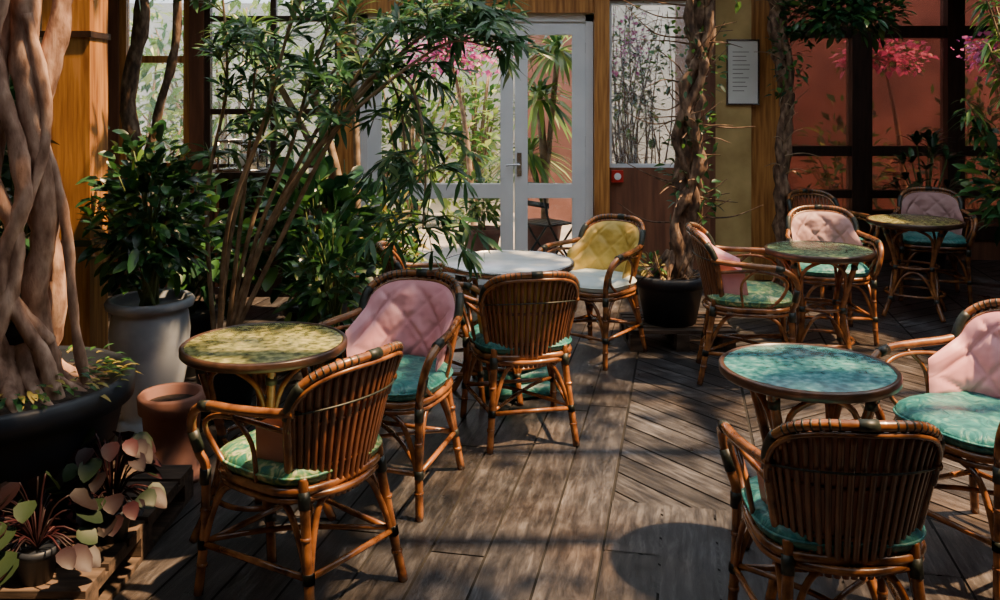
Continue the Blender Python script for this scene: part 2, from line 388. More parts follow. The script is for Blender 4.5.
# ------------------------------------------------------------ floor (plank mesh)
def plank_mat():
    m,nt,b=new_mat('floor_planks'); N=nt.nodes; Lk=nt.links
    uv=N.new('ShaderNodeUVMap'); mp=N.new('ShaderNodeMapping'); mp.inputs['Scale'].default_value=(1.8,11,1)
    Lk.new(uv.outputs[0],mp.inputs[0])
    n1=N.new('ShaderNodeTexNoise'); n1.inputs['Scale'].default_value=2.6; n1.inputs['Detail'].default_value=13; n1.inputs['Distortion'].default_value=.4; n1.inputs['Roughness'].default_value=.7
    Lk.new(mp.outputs[0],n1.inputs['Vector'])
    tc=N.new('ShaderNodeTexCoord'); n2=N.new('ShaderNodeTexNoise'); n2.inputs['Scale'].default_value=3.2; n2.inputs['Detail'].default_value=12; n2.inputs['Roughness'].default_value=.65
    Lk.new(tc.outputs['Object'],n2.inputs['Vector'])
    n3=N.new('ShaderNodeTexNoise'); n3.inputs['Scale'].default_value=.9; n3.inputs['Detail'].default_value=5
    Lk.new(tc.outputs['Object'],n3.inputs['Vector'])
    def ramp(a,b_,c_):
        cr=N.new('ShaderNodeValToRGB'); E=cr.color_ramp.elements
        E[0].position=.34;E[0].color=a;E[1].position=.72;E[1].color=c_
        e=E.new(.5);e.color=b_; Lk.new(n1.outputs['Fac'],cr.inputs[0]); return cr
    cg=ramp((.008,.008,.009,1),(.031,.030,.033,1),(.105,.102,.106,1))
    cb=ramp((.010,.0065,.005,1),(.040,.029,.023,1),(.125,.094,.074,1))
    wm=N.new('ShaderNodeMapRange'); wm.inputs['From Min'].default_value=.47; wm.inputs['From Max'].default_value=.66
    Lk.new(n3.outputs['Fac'],wm.inputs['Value'])
    mc=N.new('ShaderNodeMix'); mc.data_type='RGBA'; Lk.new(wm.outputs[0],mc.inputs[0]); Lk.new(cg.outputs[0],mc.inputs[6]); Lk.new(cb.outputs[0],mc.inputs[7])
    g=N.new('ShaderNodeNewGeometry')
    mr=N.new('ShaderNodeMapRange');mr.inputs['To Min'].default_value=.6;mr.inputs['To Max'].default_value=1.4
    Lk.new(g.outputs['Random Per Island'],mr.inputs['Value'])
    mr2=N.new('ShaderNodeMapRange');mr2.inputs['From Min'].default_value=.35;mr2.inputs['From Max'].default_value=.65;mr2.inputs['To Min'].default_value=.45;mr2.inputs['To Max'].default_value=1.5
    Lk.new(n2.outputs['Fac'],mr2.inputs['Value'])
    mu=N.new('ShaderNodeMath');mu.operation='MULTIPLY';Lk.new(mr.outputs[0],mu.inputs[0]);Lk.new(mr2.outputs[0],mu.inputs[1])
    mx=N.new('ShaderNodeVectorMath');mx.operation='SCALE';Lk.new(mc.outputs[2],mx.inputs[0]);Lk.new(mu.outputs[0],mx.inputs['Scale'])
    Lk.new(mx.outputs[0],b.inputs['Base Color'])
    rr=N.new('ShaderNodeMapRange');rr.inputs['From Min'].default_value=.3;rr.inputs['From Max'].default_value=.7;rr.inputs['To Min'].default_value=.24;rr.inputs['To Max'].default_value=.62
    Lk.new(n2.outputs['Fac'],rr.inputs['Value']);Lk.new(rr.outputs[0],b.inputs['Roughness'])
    bp=N.new('ShaderNodeBump');bp.inputs['Strength'].default_value=.8;bp.inputs['Distance'].default_value=.005
    Lk.new(n1.outputs['Fac'],bp.inputs['Height']);Lk.new(bp.outputs[0],b.inputs['Normal'])
    return m
PL=plank_mat()
fv=[];ff=[];fuv=[]
def quad(pts,uvs,z):
    b=len(fv); fv.extend([(p[0],p[1],z) for p in pts]); ff.append((b,b+1,b+2,b+3)); fuv.extend(uvs)
th=math.radians(11.5)
def W2(a,b): return (a*math.cos(th)+b*math.sin(th), -a*math.sin(th)+b*math.cos(th))
pw=.20; g=.0045
a0=-.28
nleft=32
for k in range(-nleft,38):
    a=a0+k*pw; y=-3.5+rnd(0,1)
    ymax=12.0 if k<0 else 3.62
    while y<ymax:
        l=rnd(1.2,2.6); y1=min(y+l,ymax); ox=rnd(0,50);oy=rnd(0,50); z=rnd(-.0015,0)
        quad([W2(a+g,y+g),W2(a+pw-g,y+g),W2(a+pw-g,y1-g),W2(a+g,y1-g)],[(ox+y,oy),(ox+y,oy+pw),(ox+y1,oy+pw),(ox+y1,oy)],z)
        y=y1
cw=.60; ph=.19; col=0; a=a0; gc=.007
while a<7:
    s=1 if col%2==0 else -1; y=2.6
    while y<12:
        ox=rnd(0,50);oy=rnd(0,50); dy=cw*.9
        yl,yr=(y+dy,y) if s>0 else (y,y+dy)
        quad([W2(a+gc,yl+gc),W2(a+cw-gc,yr+gc),W2(a+cw-gc,yr+ph-gc),W2(a+gc,yl+ph-gc)],[(ox,oy),(ox+.7,oy),(ox+.7,oy+ph),(ox,oy+ph)],-.003)
        y+=ph
    a+=cw; col+=1
me=bpy.data.meshes.new('floor'); me.from_pydata(fv,[],ff); me.materials.append(PL)
uvl=me.uv_layers.new(name='UVMap')
for i,u in enumerate(fuv): uvl.data[i].uv=u
bm=bmesh.new(); bm.from_mesh(me)
for co,no in (((-3.4,0,0),(-1,0,0)),((5.2,0,0),(1,0,0)),((0,-1.5,0),(0,-1,0)),((0,9.0,0),(0,1,0))):
    bmesh.ops.bisect_plane(bm,geom=bm.verts[:]+bm.edges[:]+bm.faces[:],plane_co=co,plane_no=no,clear_outer=True)
rem=[f for f in bm.faces if f.calc_center_median().x<1.9 and f.calc_center_median().y>7.72]
bmesh.ops.delete(bm,geom=rem,context='FACES')
bm.to_mesh(me); bm.free()
fo=bpy.data.objects.new('floor',me); COL.objects.link(fo)
m=MB(); SUB=mat('subfloor',(.006,.005,.004),rough=.9)
m.box(-3.5,5.3,-1.6,7.7,-.08,-.008,SUB); m.box(1.8,5.3,7.7,9.1,-.08,-.008,SUB)
m.obj('floor_joists',smooth=False)

# ------------------------------------------------------------ shell
H=3.2
def wall(name, boxes, mt):
    m=MB()
    for b in boxes: m.box(*b, mt)
    return m.obj(name,smooth=False)
wall('wall_left',[(-3.55,-3.4,-1.6,7.85,0,H)],PLASTER)
wall('wall_right',[(5.2,5.35,-1.6,9.15,0,H)],BROWNW)
wall('wall_rear',[(-3.4,5.2,-1.65,-1.5,0,H)],BROWNW)
Y0,Y1=7.7,7.85
wall('wall_back',[(-3.4,-3.27,Y0,Y1,0,H),(-3.27,-1.36,Y0,Y1,0,1.0),(-3.27,-1.36,Y0,Y1,2.95,H),(-2.66,-2.54,Y0,Y1,1.0,2.95),
  (-1.36,1.8,Y0,Y1,2.45,H) ,(.80,1.8,Y0,Y1,0,1.02),(1.70,1.8,Y0,Y1,1.02,2.45),(.80,.93,Y0,Y1,1.02,2.45)],BROWNW)
wall('wall_alcove',[(1.78,1.88,7.85,9.15,0,H)],BROWNW)
wall('wall_far',[(1.88,5.2,9.0,9.15,0,.42),(1.88,5.2,9.0,9.15,2.85,H),(1.88,2.75,9.0,9.15,.42,2.85)],BROWNW)
wall('trim_1',[(-1.37,-1.225,7.55,7.70,0,H)],ORANGEW)
wall('trim_2',[(.80,.925,7.60,7.70,0,H)],ORANGEW)
wall('trim_3',[(-1.22,.80,7.62,7.70,2.34,2.47)],ORANGEW)
wall('baseboard_back',[(.925,1.8,7.67,7.7,0,.14)],DARKW)
m=MB(); m.box(-2.19,-1.96,4.30,4.50,0,H,ORANGEW)
for z in (.9,1.9): m.box(-2.20,-1.95,4.29,4.51,z,z+.03,DARKW)
m.obj('wooden_post',smooth=False)
m=MB(); m.box(1.90,2.22,7.95,8.30,0,H,CREAMW); m.box(2.22,2.49,8.0,8.3,0,H,ORANGEW)  # orange right part: warm light on that face, painted in as colour
m.box(1.885,2.24,7.93,8.32,0,.16,CREAMW)
m.obj('pillar',smooth=False)
m=MB(); fx0,fx1,fz0,fz1=2.01,2.27,1.57,2.12; yb=7.95
m.box(fx0,fx1,yb-.018,yb-.006,fz0,fz1,PAPER)
for b in ((fx0-.015,fx0,fz0-.015,fz1+.015),(fx1,fx1+.015,fz0-.015,fz1+.015),(fx0,fx1,fz0-.015,fz0),(fx0,fx1,fz1,fz1+.015)):
    m.box(b[0],b[1],yb-.025,yb,b[2],b[3],METAL)
for i in range(10):
    m.box(fx0+.04,fx0+.04+rnd(.08,.17),yb-.0195,yb-.0175,fz1-.10-i*.038,fz1-.094-i*.038,INK)
m.obj('notice_board',smooth=False)
m=MB(); RED=mat('alarm_red',(.45,.02,.015),rough=.4)
m.box(.95,1.05,7.655,7.70,.90,1.0,RED); m.lathe([(.03,0),(.03,.01),(.01,.012)],WHITE,seg=16,c=(0,0,0))
for v in m.v[-48:]:
    v.x,v.y,v.z=1.0+v.x,7.655-v.z,.95+v.y
m.obj('fire_alarm_box',smooth=False)
m=MB()
m.box(-3.55,-2.2,-1.65,9.15,H,H+.12,BROWNW); m.box(4.4,5.35,-1.65,9.15,H,H+.12,BROWNW)
m.box(-2.2,4.4,-1.65,1.2,H,H+.12,BROWNW); m.box(-2.2,4.4,7.0,9.15,H,H+.12,BROWNW)
m.obj('ceiling',smooth=False)
m=MB()
for i in range(8): m.box(-2.2,4.4,1.2+i*.83,1.28+i*.83,H-.06,H+.08,BROWNW)
for i in range(5): m.box(-2.25+i*1.65,-2.17+i*1.65,1.2,7.0,H-.04,H+.1,BROWNW)
m.obj('ceiling_beams',smooth=False)

m=MB(); yd0,yd1=7.71,7.79
def fr(x0,x1,z0,z1,d=0): m.box(x0,x1,yd0-d,yd1,z0,z1,WHITE)
fr(-1.22,-1.13,0,2.33,.03); fr(.73,.795,0,2.33,.03); fr(-1.22,.795,2.27,2.34,.03)
def leafd(x0,x1):
    fr(x0,x0+.10,.02,2.27,.01); fr(x1-.10,x1,.02,2.27,.01); fr(x0+.1,x1-.1,2.16,2.27,.01); fr(x0+.1,x1-.1,.02,.20,.01); fr(x0+.1,x1-.1,.76,.88,.01)
    m.box(x0+.1,x1-.1,7.745,7.751,.20,.76,GLASS); m.box(x0+.1,x1-.1,7.745,7.751,.88,2.16,GLASS)
    for (a,b,c,d) in ((x0+.1,x0+.112,.2,2.16),(x1-.112,x1-.1,.2,2.16)): m.box(a,b,7.705,7.745,c,d,WHITE)
leafd(-1.13,.115); leafd(.125,.73)
m.box(.145,.185,7.69,7.70,.95,1.15,METAL); m.tube([(.165,7.69,1.05),(.165,7.65,1.05),(.15,7.645,1.05),(.05,7.645,1.045)],.009,METAL,n=3)
for z in (.3,1.2,2.0): m.tube([(.738,7.69,z),(.738,7.69,z+.09)],.010,METAL,n=1)
m.obj('door_1',smooth=False)
def window(name,x0,x1,z0,z1,y,cols,rows,fm,gm,w=.05):
    m=MB()
    m.box(x0,x0+w,y,y+.07,z0,z1,fm);m.box(x1-w,x1,y,y+.07,z0,z1,fm);m.box(x0+w,x1-w,y,y+.07,z0,z0+w,fm);m.box(x0+w,x1-w,y,y+.07,z1-w,z1,fm)
    for c in cols: m.box(c-w/2,c+w/2,y+.005,y+.065,z0+w,z1-w,fm)
    for r in rows: m.box(x0+w,x1-w,y+.008,y+.062,r-w/2,r+w/2,fm)
    m.box(x0+w,x1-w,y+.032,y+.038,z0+w,z1-w,gm)
    m.obj(name,smooth=False)
window('window_1',-3.27,-2.66,1.0,2.95,7.73,[],[1.95],ORANGEW,GLASSD,.06)
window('window_2',-2.54,-1.37,1.0,2.95,7.73,[-1.95],[1.5,2.3],DARKW,GLASSD)
window('window_3',.93,1.70,1.02,2.45,7.73,[],[],WHITE,GLASSD,.03)
m=MB()
for x0,x1 in ((2.75,2.85),(3.50,3.70),(4.45,4.62)): m.box(x0,x1,8.94,9.1,0.1,2.9,DARKW)
for z0,z1 in ((.42,.50),(.62,.70),(1.04,1.14),(2.22,2.34),(2.80,2.9)): m.box(2.85,5.2,8.97,9.09,z0,z1,DARKW)
m.box(2.85,5.2,8.97,9.06,.2,.34,DARKW)
m.box(2.85,5.2,9.03,9.036,.5,2.8,GLASSR)
m.obj('window_4',smooth=False)

# ------------------------------------------------------------ exterior
m=MB(); m.box(-9,10,7.86,18,-.10,-.03,PAVE); m.obj('ground_outside',smooth=False)
wall('wall_courtyard',[(.35,1.25,12.0,12.2,-.03,2.6),(3.0,10,12.0,12.2,-.03,3.2)],REDW)
WALLC=mat('courtyard_pale',(.34,.37,.35),(.56,.58,.56),rough=.85,scale=2)
wall('wall_courtyard_pale',[(-9,.35,13.0,13.2,-.03,3.0),(1.25,3.0,12.0,12.2,-.03,3.0)],WALLC)
def cloud(mb,c,rad,n,L,W,mt,up=.3,droop=.25,round_=False,simple=False,shell=.5):
    c=V(c)
    for i in range(n):
        d=rdir(-.8,1); q=rnd(shell,1)
        p=c+V((d.x*rad[0]*q,d.y*rad[1]*q,d.z*rad[2]*q))
        dd=(d+rdir()*.8+V((0,0,up))).normalized()
        mm=mt if not isinstance(mt,list) else R.choice(mt)
        l=L*rnd(.6,1.2)
        mb.leaf(p,dd,(V((0,0,1))+rdir()*.6).normalized(),l,W*l/L,mm,droop,round_,simple)
def branchy(mb,base,c,rad,n,mt,r=.012):
    for i in range(n):
        d=rdir(-.4,1); e=V(c)+V((d.x*rad[0]*.8,d.y*rad[1]*.8,d.z*rad[2]*.8))
        b=V(base)+V((rnd(-.04,.04),rnd(-.04,.04),0)); mid=b.lerp(e,.5)+V((0,0,.08))
        mb.tube([b,mid,e],[r,r*.7,r*.3],mt,seg=5,n=3)
m=MB()
for c,rad,n in (((-3.4,11.2,1.7),(1.5,.6,1.5),1300),((-1.2,11.7,1.0),(1.1,.3,1.3),1000),((-.35,12.3,1.3),(.4,.3,1.2),400),((-3.9,9.6,1.2),(.6,.6,1.6),450)):
    branchy(m,(c[0],c[1],-.03),c,rad,20,STEM,.03); cloud(m,c,rad,n,.22,.08,[L_MID,L_LIME,L_LIME],simple=True,shell=.3)
m.obj('garden_hedge')
m=MB()
for c,rad,n in (((4.2,10.9,.8),(.7,.3,.8),260),((5.8,10.9,1.1),(.7,.3,1.0),260)):
    branchy(m,(c[0],c[1],-.03),c,rad,16,STEM,.02); cloud(m,c,rad,n,.20,.07,[L_MID,L_DARK],simple=True,shell=.3)
m.obj('garden_shrub')
def boug(c,rad,n,h0=-.03):
    m=MB(); cloud(m,c,rad,n,.09,.075,[L_MAG,L_MAG,L_MAG,L_MID],simple=True,shell=.1)
    m.tube([(c[0]+.3,c[1],h0),(c[0]+.2,c[1]+.05,1.2),c],[.04,.03,.01],STEM,n=5)
    branchy(m,c,c,rad,14,STEM,.01); m.obj('bougainvillea')
boug((-.60,10.6,2.20),(.75,.30,.42),800); boug((4.25,10.0,2.08),(.55,.3,.24),650); boug((5.5,10.1,2.1),(.4,.3,.4),300)
# leafy shrub with blossoms outside window_3
m=MB()
for i in range(34):
    b=V((1.30+rnd(-.1,.1),8.55+rnd(-.1,.1),-.03)); e=V((rnd(.92,1.62),rnd(8.3,8.8),rnd(1.2,2.8))); mid=b.lerp(e,.55)+V((rnd(-.22,.18),0,0))
    m.tube([b,mid,e],[.014,.008,.003],BARK2,seg=5,n=5)
    for k in range(8):
        p=mid.lerp(e,rnd(0,1)); dd=rdir(-.5,.8)*rnd(.15,.35); dd.x=max(-.25,min(.04,dd.x)) if p.x>1.4 else dd.x; m.tube([p,p+dd*.5+V((0,0,.04)),p+dd],[.004,.0015],BARK2,seg=4,n=3)
cloud(m,(1.26,8.55,1.75),(.32,.25,.75),520,.08,.045,[L_MID,L_DARK,L_LIME],simple=True,shell=.2)
cloud(m,(1.22,8.40,2.1),(.26,.15,.4),150,.05,.045,[L_MAG],simple=True,shell=.1)
m.obj('garden_shrub')
m=MB(); m.tube([(.45,9.4,0),(.47,9.4,.7),(.42,9.4,1.5)],.04,STEM)
for h in ((.42,9.4,1.6),(.3,9.5,1.0),(.6,9.3,2.1)):
    if h[2]!=1.6: m.tube([(.46,9.4,.5),((.46+h[0])/2,9.4,(h[2]+.5)/2),h],.03,STEM,n=4)
    for i in range(80):
        d=rdir(-.3,1); m.leaf(V(h),d,V((0,0,1)),rnd(.4,.75),.055,R.choice([L_LIME,L_LIME,L_MID]),.6)
m.lathe([(.15,-.03),(.2,.3),(.22,.3),(.22,.34),(.18,.34),(.17,.3)],TERRA,c=(.45,9.4,0),seg=28)
m.obj('potted_cordyline')
m=MB(); m.lathe([(.13,-.03),(.19,.25),(.21,.25),(.21,.30),(.17,.30),(.16,.26)],TERRA,c=(-.18,9.15,0),seg=28)
cloud(m,(-.18,9.15,.55),(.22,.2,.28),220,.13,.05,[L_LIME,L_MID],shell=.2); branchy(m,(-.18,9.15,.26),(-.18,9.15,.55),(.2,.2,.2),10,STEMG,.005)
m.obj('potted_shrub_outside')
m=MB()
for x in (-.18,.18):
    m.tube([(x,-.22,0),(x,.12,.45),(x,.2,.85)],.012,IRON,n=4); m.tube([(x,.22,0),(x,-.18,.45)],.012,IRON,n=1)
for i in range(5): m.box(-.19,.19,-.18+i*.075,-.125+i*.075,.45,.465,IRON)
for z in (.62,.72,.8): m.box(-.19,.19,.14+.1*(z-.6),.155+.1*(z-.6),z,z+.05,IRON)
m.tube([(-.18,-.15,.1),(.18,-.15,.1)],.008,IRON,n=1)
m.obj('folding_garden_chair',loc=(.46,8.6,-.03),rot=2.2)
m=MB(); m.lathe([(.3,.70),(.34,.70),(.34,.73),(.02,.73)],WHITE,seg=40); m.tube([(0,0,.7),(0,0,.05)],.025,IRON,n=1); m.lathe([(.2,0),(.2,.02),(.03,.06)],IRON,seg=30)
m.obj('garden_table',loc=(-.82,8.75,-.03))

# ------------------------------------------------------------ left ficus in black planter
m=MB(); c=V((-1.78,3.2,0))
m.lathe([(.33,.14),(.41,.50),(.42,.52),(.445,.52),(.45,.60),(.43,.61),(.41,.60),(.40,.565)],BLACKP,c=c,seg=56)
m.lathe([(.405,.54),(.40,.56),(.2,.585),(.02,.59)],SOIL,c=c,seg=40)
def trunk(P,r,mt=BARK,seg=14,wob=.4): m.tube([c+V(p) for p in P],r,mt,seg=seg,n=12,wob=wob)
T0=3.08
trunk([(-.10,-.05,.5),(-.06,-.08,.9),(-.02,-.05,1.4),(.03,-.04,1.9),(.10,0,2.5),(.2,.1,T0)],[.085,.06,.055,.05,.06,.05])
trunk([(.12,-.08,.5),(.02,-.12,.8),(-.08,-.10,1.15),(-.02,-.13,1.6),(-.08,-.12,2.1),(-.1,0,T0)],[.07,.05,.05,.055,.055,.05])
trunk([(.20,.02,.5),(.14,-.02,.85),(.18,-.04,1.3),(.11,-.05,1.75),(.16,-.02,2.3),(.12,0,T0)],[.06,.042,.04,.045,.05,.05])
trunk([(.05,.10,.5),(.16,.06,.95),(.10,.03,1.4),(.20,.03,1.9),(.26,.05,2.5),(.3,.1,T0)],[.06,.045,.045,.04,.04,.04])
trunk([(-.2,.05,.5),(-.16,-.05,1.0),(-.20,-.1,1.5),(-.12,-.08,2.0),(-.2,0,T0)],[.09,.07,.065,.075,.07])
trunk([(.26,-.1,.5),(.21,-.1,.7),(.09,-.14,1.0),(.15,-.12,1.3),(.06,-.12,1.7),(.0,-.1,2.1),(.05,0,T0)],[.035,.026,.025,.03,.028,.03,.03])
trunk([(-.04,-.2,.5),(.06,-.17,.75),(.13,-.12,1.1),(.02,-.16,1.45),(.07,-.14,1.9),(.14,-.1,2.5),(.1,0,T0)],[.04,.028,.026,.03,.03,.03,.03])
trunk([(.30,.05,.5),(.27,.0,.8),(.24,-.02,1.2),(.17,-.06,1.5)],[.025,.018,.018,.02],seg=8)
trunk([(.0,-.14,.9),(.12,-.12,1.15),(.20,-.06,1.5),(.14,-.08,1.9)],[.02,.018,.02,.02],seg=8)
trunk([(.2,-.04,.75),(.05,-.16,1.05),(-.06,-.16,1.4)],[.022,.018,.02],seg=8)
for i in range(10):
    a=rnd(-2.6,.6); trunk([(math.cos(a)*.12,math.sin(a)*.1,.74),(math.cos(a)*.2,math.sin(a)*.18,.62),(math.cos(a)*.32,math.sin(a)*.3,.56)],[.03,.025,.012],seg=8)
cloud(m,c+V((0,0,2.75)),(.8,.8,.25),420,.14,.06,[L_DARK,L_MID],shell=.2,up=0)
for i in range(190):
    a=rnd(-2.2,1.2); q=rnd(.25,.42); p=c+V((math.cos(a)*q,math.sin(a)*q,.58+rnd(0,.07)))
    m.leaf(p,V((math.cos(a),math.sin(a),rnd(-.1,1))).normalized(),V((0,0,1)),rnd(.03,.075),.02,R.choice([L_MID,L_YEL,L_DARK]),.4)
m.obj('ficus_tree')
def pallet(name,x0,x1,y0,y1,z=.13):
    m=MB(); n=6
    for i in range(n):
        w=(y1-y0)/n; m.box(x0,x1,y0+i*w+.012,y0+(i+1)*w-.012,z-.022,z,WOODP)
    for x in (x0,(x0+x1)/2-.04,x1-.08):
        m.box(x,x+.08,y0,y1,z-.044,z-.023,WOODP); m.box(x,x+.08,y0,y1,0,.02,WOODP)
        for y in (y0,(y0+y1)/2-.05,y1-.1): m.box(x,x+.08,y,y+.1,.02,z-.044,WOODP)
    return m.obj(name,smooth=False)
pallet('wooden_pallet',-2.35,-1.24,2.68,3.64)
pallet('wooden_pallet',.83,1.50,5.72,6.26)
def begonia(bx,by,rad,n,lf,sp,hz=1.5):
    m=MB()
    m.lathe([(rad*.75,.13),(rad,.21),(rad*1.06,.21),(rad*1.06,.235),(rad*.9,.235),(rad*.85,.22)],BLACKP,c=(bx,by,0),seg=28)
    for i in range(n):
        d=rdir(-.1,.95); d.y-=.15; b=V((bx,by,.225)); e=b+V((d.x*sp,d.y*sp,.02+max(-.1,d.z)*sp*hz))
        m.tube([b,b.lerp(e,.5)+V((0,0,.04)),e],.003,L_PURP,seg=5,n=3)
        m.leaf(e,V((d.x,d.y,-.25)),V((d.x*.6,d.y*.6-.5,1)),rnd(.7,1.1)*lf,rnd(.7,1.1)*lf*.95,R.choice([L_PURP,L_PURP,L_PURP,L_PGRN,L_PGRN]),.35,True)
    m.obj('potted_begonia')
begonia(-1.30,3.02,.06,60,.075,.12,2.3)
begonia(-1.42,2.76,.06,46,.085,.12,1.8)
begonia(-1.62,2.73,.05,34,.065,.09)
m=MB(); u=V((-1.64,4.22,0))
m.lathe([(.15,.0),(.15,.12),(.12,.12),(.13,.16),(.165,.35),(.18,.52),(.172,.60),(.165,.62),(.195,.635),(.20,.66),(.19,.675),(.165,.67),(.16,.64)],ZINC,c=u,seg=48)
cc=u+V((-.01,0,1.06)); branchy(m,u+V((0,0,.62)),cc,(.26,.26,.4),26,STEMG,.009)
cloud(m,cc,(.26,.26,.42),700,.095,.046,[L_DARK,L_DARK,L_MID],round_=True,shell=.35,droop=.3)
m.obj('potted_rubber_plant')
m=MB(); t=V((-1.40,3.84,0))
m.lathe([(.15,0),(.16,.015),(.15,.02),(.10,.02),(.12,.28),(.135,.28),(.14,.345),(.13,.355),(.112,.35),(.11,.30)],TERRA,c=t,seg=44)
m.lathe([(.112,.28),(.11,.31),(.02,.315)],SOIL,c=t,seg=30)
m.obj('terracotta_pot')
def shrub(name,base,c,rad,n,L,W,mts,rd=False,pot=.18,shell=.3):
    m=MB()
    m.lathe([(pot*.7,0),(pot,.32),(pot*1.08,.32),(pot*1.08,.37),(pot*.95,.38),(pot*.9,.34)],BLACKP,c=(base[0],base[1],0),seg=30)
    branchy(m,(base[0],base[1],.34),c,rad,22,STEMG,.008); cloud(m,c,rad,n,L,W,mts,round_=rd,shell=shell); return m.obj(name)
shrub('potted_philodendron',(-1.12,5.45),(-1.10,5.45,.82),(.38,.32,.42),420,.17,.075,[L_DARK,L_MID],True)
shrub('potted_philodendron',(-1.85,5.3),(-1.85,5.3,.75),(.40,.35,.48),380,.17,.07,[L_DARK,L_DARK,L_MID],True)
shrub('potted_schefflera',(-.90,4.80),(-.92,4.80,.66),(.22,.24,.36),300,.12,.045,[L_DARK,L_MID],pot=.15)
shrub('potted_lemon_shrub',(-.72,5.95),(-.72,5.95,.66),(.24,.22,.38),320,.09,.045,[L_MID,L_LIME,L_YEL],True,.14)
shrub('potted_fiddle_fig',(-2.75,5.1),(-2.73,5.1,1.1),(.36,.4,.75),260,.26,.14,[L_DARK,L_DARK,L_MID],True,.24)
shrub('potted_fiddle_fig',(-2.6,3.9),(-2.55,3.95,1.15),(.33,.3,.6),150,.28,.14,[L_DARK],True,.2)
m=MB(); x0,x1,y0,y1=-2.15,-1.35,6.45,6.9
m.box(x0,x1,y0,y1,1.03,1.08,DARKW)
for x in (x0+.02,x1-.08):
    for y in (y0+.02,y1-.08): m.box(x,x+.06,y,y+.06,0,1.03,DARKW)
m.box(x0+.03,x1-.03,y0+.03,y1-.03,.5,.54,DARKW); m.box(x0+.05,x1-.05,y1-.05,y1-.03,.1,1.03,DARKW)
m.obj('wooden_console',smooth=False)
m=MB(); lx,ly=-1.90,6.65
for dx in (-.15,.138):
    for dy in (-.13,.12): m.box(lx+dx,lx+dx+.012,ly+dy,ly+dy+.012,1.08,1.30,METAL)
m.box(lx-.16,lx+.16,ly-.14,ly+.14,1.08,1.095,METAL)
m.box(lx-.14,lx+.14,ly-.125,ly-.122,1.1,1.30,GLASS); m.box(lx-.14,lx+.14,ly+.125,ly+.128,1.1,1.30,GLASS)
m.tube([(lx-.16,ly-.14,1.30),(lx+.16,ly-.14,1.30),(lx+.16,ly+.14,1.30),(lx-.16,ly+.14,1.30)],.008,METAL,closed=True)
m.tube([(lx-.15,ly,1.30),(lx-.06,ly,1.38),(lx+.06,ly,1.38),(lx+.15,ly,1.30)],.006,METAL,n=4)
m.lathe([(.04,1.095),(.04,1.2),(.005,1.205)],PAPER,c=(lx,ly,0),seg=20)
m.obj('glass_lantern')
# ------------------------------------------------------------ oleander
m=MB(); ob=V((-1.40,4.60,0))
m.lathe([(.12,0),(.16,.32),(.175,.32),(.175,.38),(.16,.39),(.155,.35)],BLACKP,c=ob,seg=40)
m.lathe([(.15,.33),(.14,.355),(.02,.36)],SOIL,c=ob,seg=30)
S=[ [(-1.40,4.55,.34),(-1.22,4.46,.8),(-.97,4.42,1.25),(-.72,4.36,1.68),(-.45,4.3,1.98),(-.10,4.3,2.12)],
    [(-1.38,4.55,.34),(-1.10,4.45,.88),(-.84,4.38,1.38),(-.60,4.3,1.72),(-.42,4.25,1.66),(-.35,4.2,1.35),(-.36,4.2,1.00)],
    [(-1.44,4.6,.34),(-1.33,4.5,1.0),(-1.15,4.5,1.6),(-1.0,4.5,2.2),(-.9,4.5,2.7)],
    [(-1.38,4.62,.34),(-1.22,4.5,.9),(-1.05,4.5,1.35),(-.92,4.5,1.8),(-.68,4.45,2.35)],
    [(-1.45,4.58,.34),(-1.48,4.55,1.1),(-1.38,4.55,1.7),(-1.42,4.55,2.3)],
    [(-1.36,4.55,.34),(-1.15,4.4,.95),(-.88,4.3,1.35),(-.60,4.2,1.62),(-.25,4.15,1.86),(-.04,4.1,1.84)],
    [(-1.40,4.62,.34),(-1.16,4.6,1.0),(-.86,4.55,1.55),(-.62,4.5,1.75),(-.50,4.45,1.6),(-.46,4.4,1.3)],
    [(-1.42,4.64,.34),(-1.25,4.7,1.1),(-1.0,4.75,1.6),(-.65,4.8,2.0),(-.35,4.8,2.3)],
    [(-1.42,4.55,.34),(-1.30,4.3,1.0),(-1.1,4.2,1.5),(-.95,4.1,1.95),(-.75,4.0,2.3)],
    [(-1.40,4.6,.34),(-1.32,4.55,.9),(-1.25,4.5,1.4),(-1.22,4.5,1.85)],
    [(-.97,4.42,1.25),(-.78,4.35,1.5),(-.52,4.3,1.78),(-.30,4.3,1.95),(-.10,4.25,1.98)]]
for si,P in enumerate(S):
    C=catmull(P,8); m.tube(C,[.014,.011,.008,.004],STEM,seg=7,n=1)
    n=len(C)
    for i in range(int(n*.42),n):
        p=C[i]; t=(C[min(n-1,i+1)]-C[max(0,i-1)]).normalized()
        if (i%2==0 and not (si in (1,6) and i%4==0)) or i>n-4:
            for k in range(1 if i<n*.7 else 2):
                d=(t*.5+rdir(-.5,.8)*.9).normalized(); l=rnd(.15,.32)
                down=-.3 if (si in (1,6)) else -.05
                Q=[p,p+d*l*.5+V((0,0,.02)),p+d*l+V((0,0,down*l))]
                CQ=catmull(Q,4); m.tube(CQ,[.005,.002],STEMG,seg=4,n=1)
                for j in range(2,len(CQ)):
                    tt=(CQ[j]-CQ[j-1]).normalized()
                    for q in range(3):
                        dd=(tt*(.7 if j<len(CQ)-1 else 1.1)+rdir(-.6,.6)*.85).normalized()
                        m.leaf(CQ[j],dd,(V((0,-.4,1))+rdir()*.6),rnd(.08,.135),rnd(.019,.029),L_OLE,rnd(.1,.45))
m.obj('potted_oleander')
m=MB(); d0=V((-1.05,6.6,0))
m.lathe([(.13,0),(.17,.32),(.19,.32),(.19,.37),(.165,.38),(.16,.34)],TERRA,c=d0,seg=30)
m.tube([d0+V((0,0,.3)),d0+V((-.15,0,1.1)),d0+V((-.35,0,1.75))],.03,STEM,n=5)
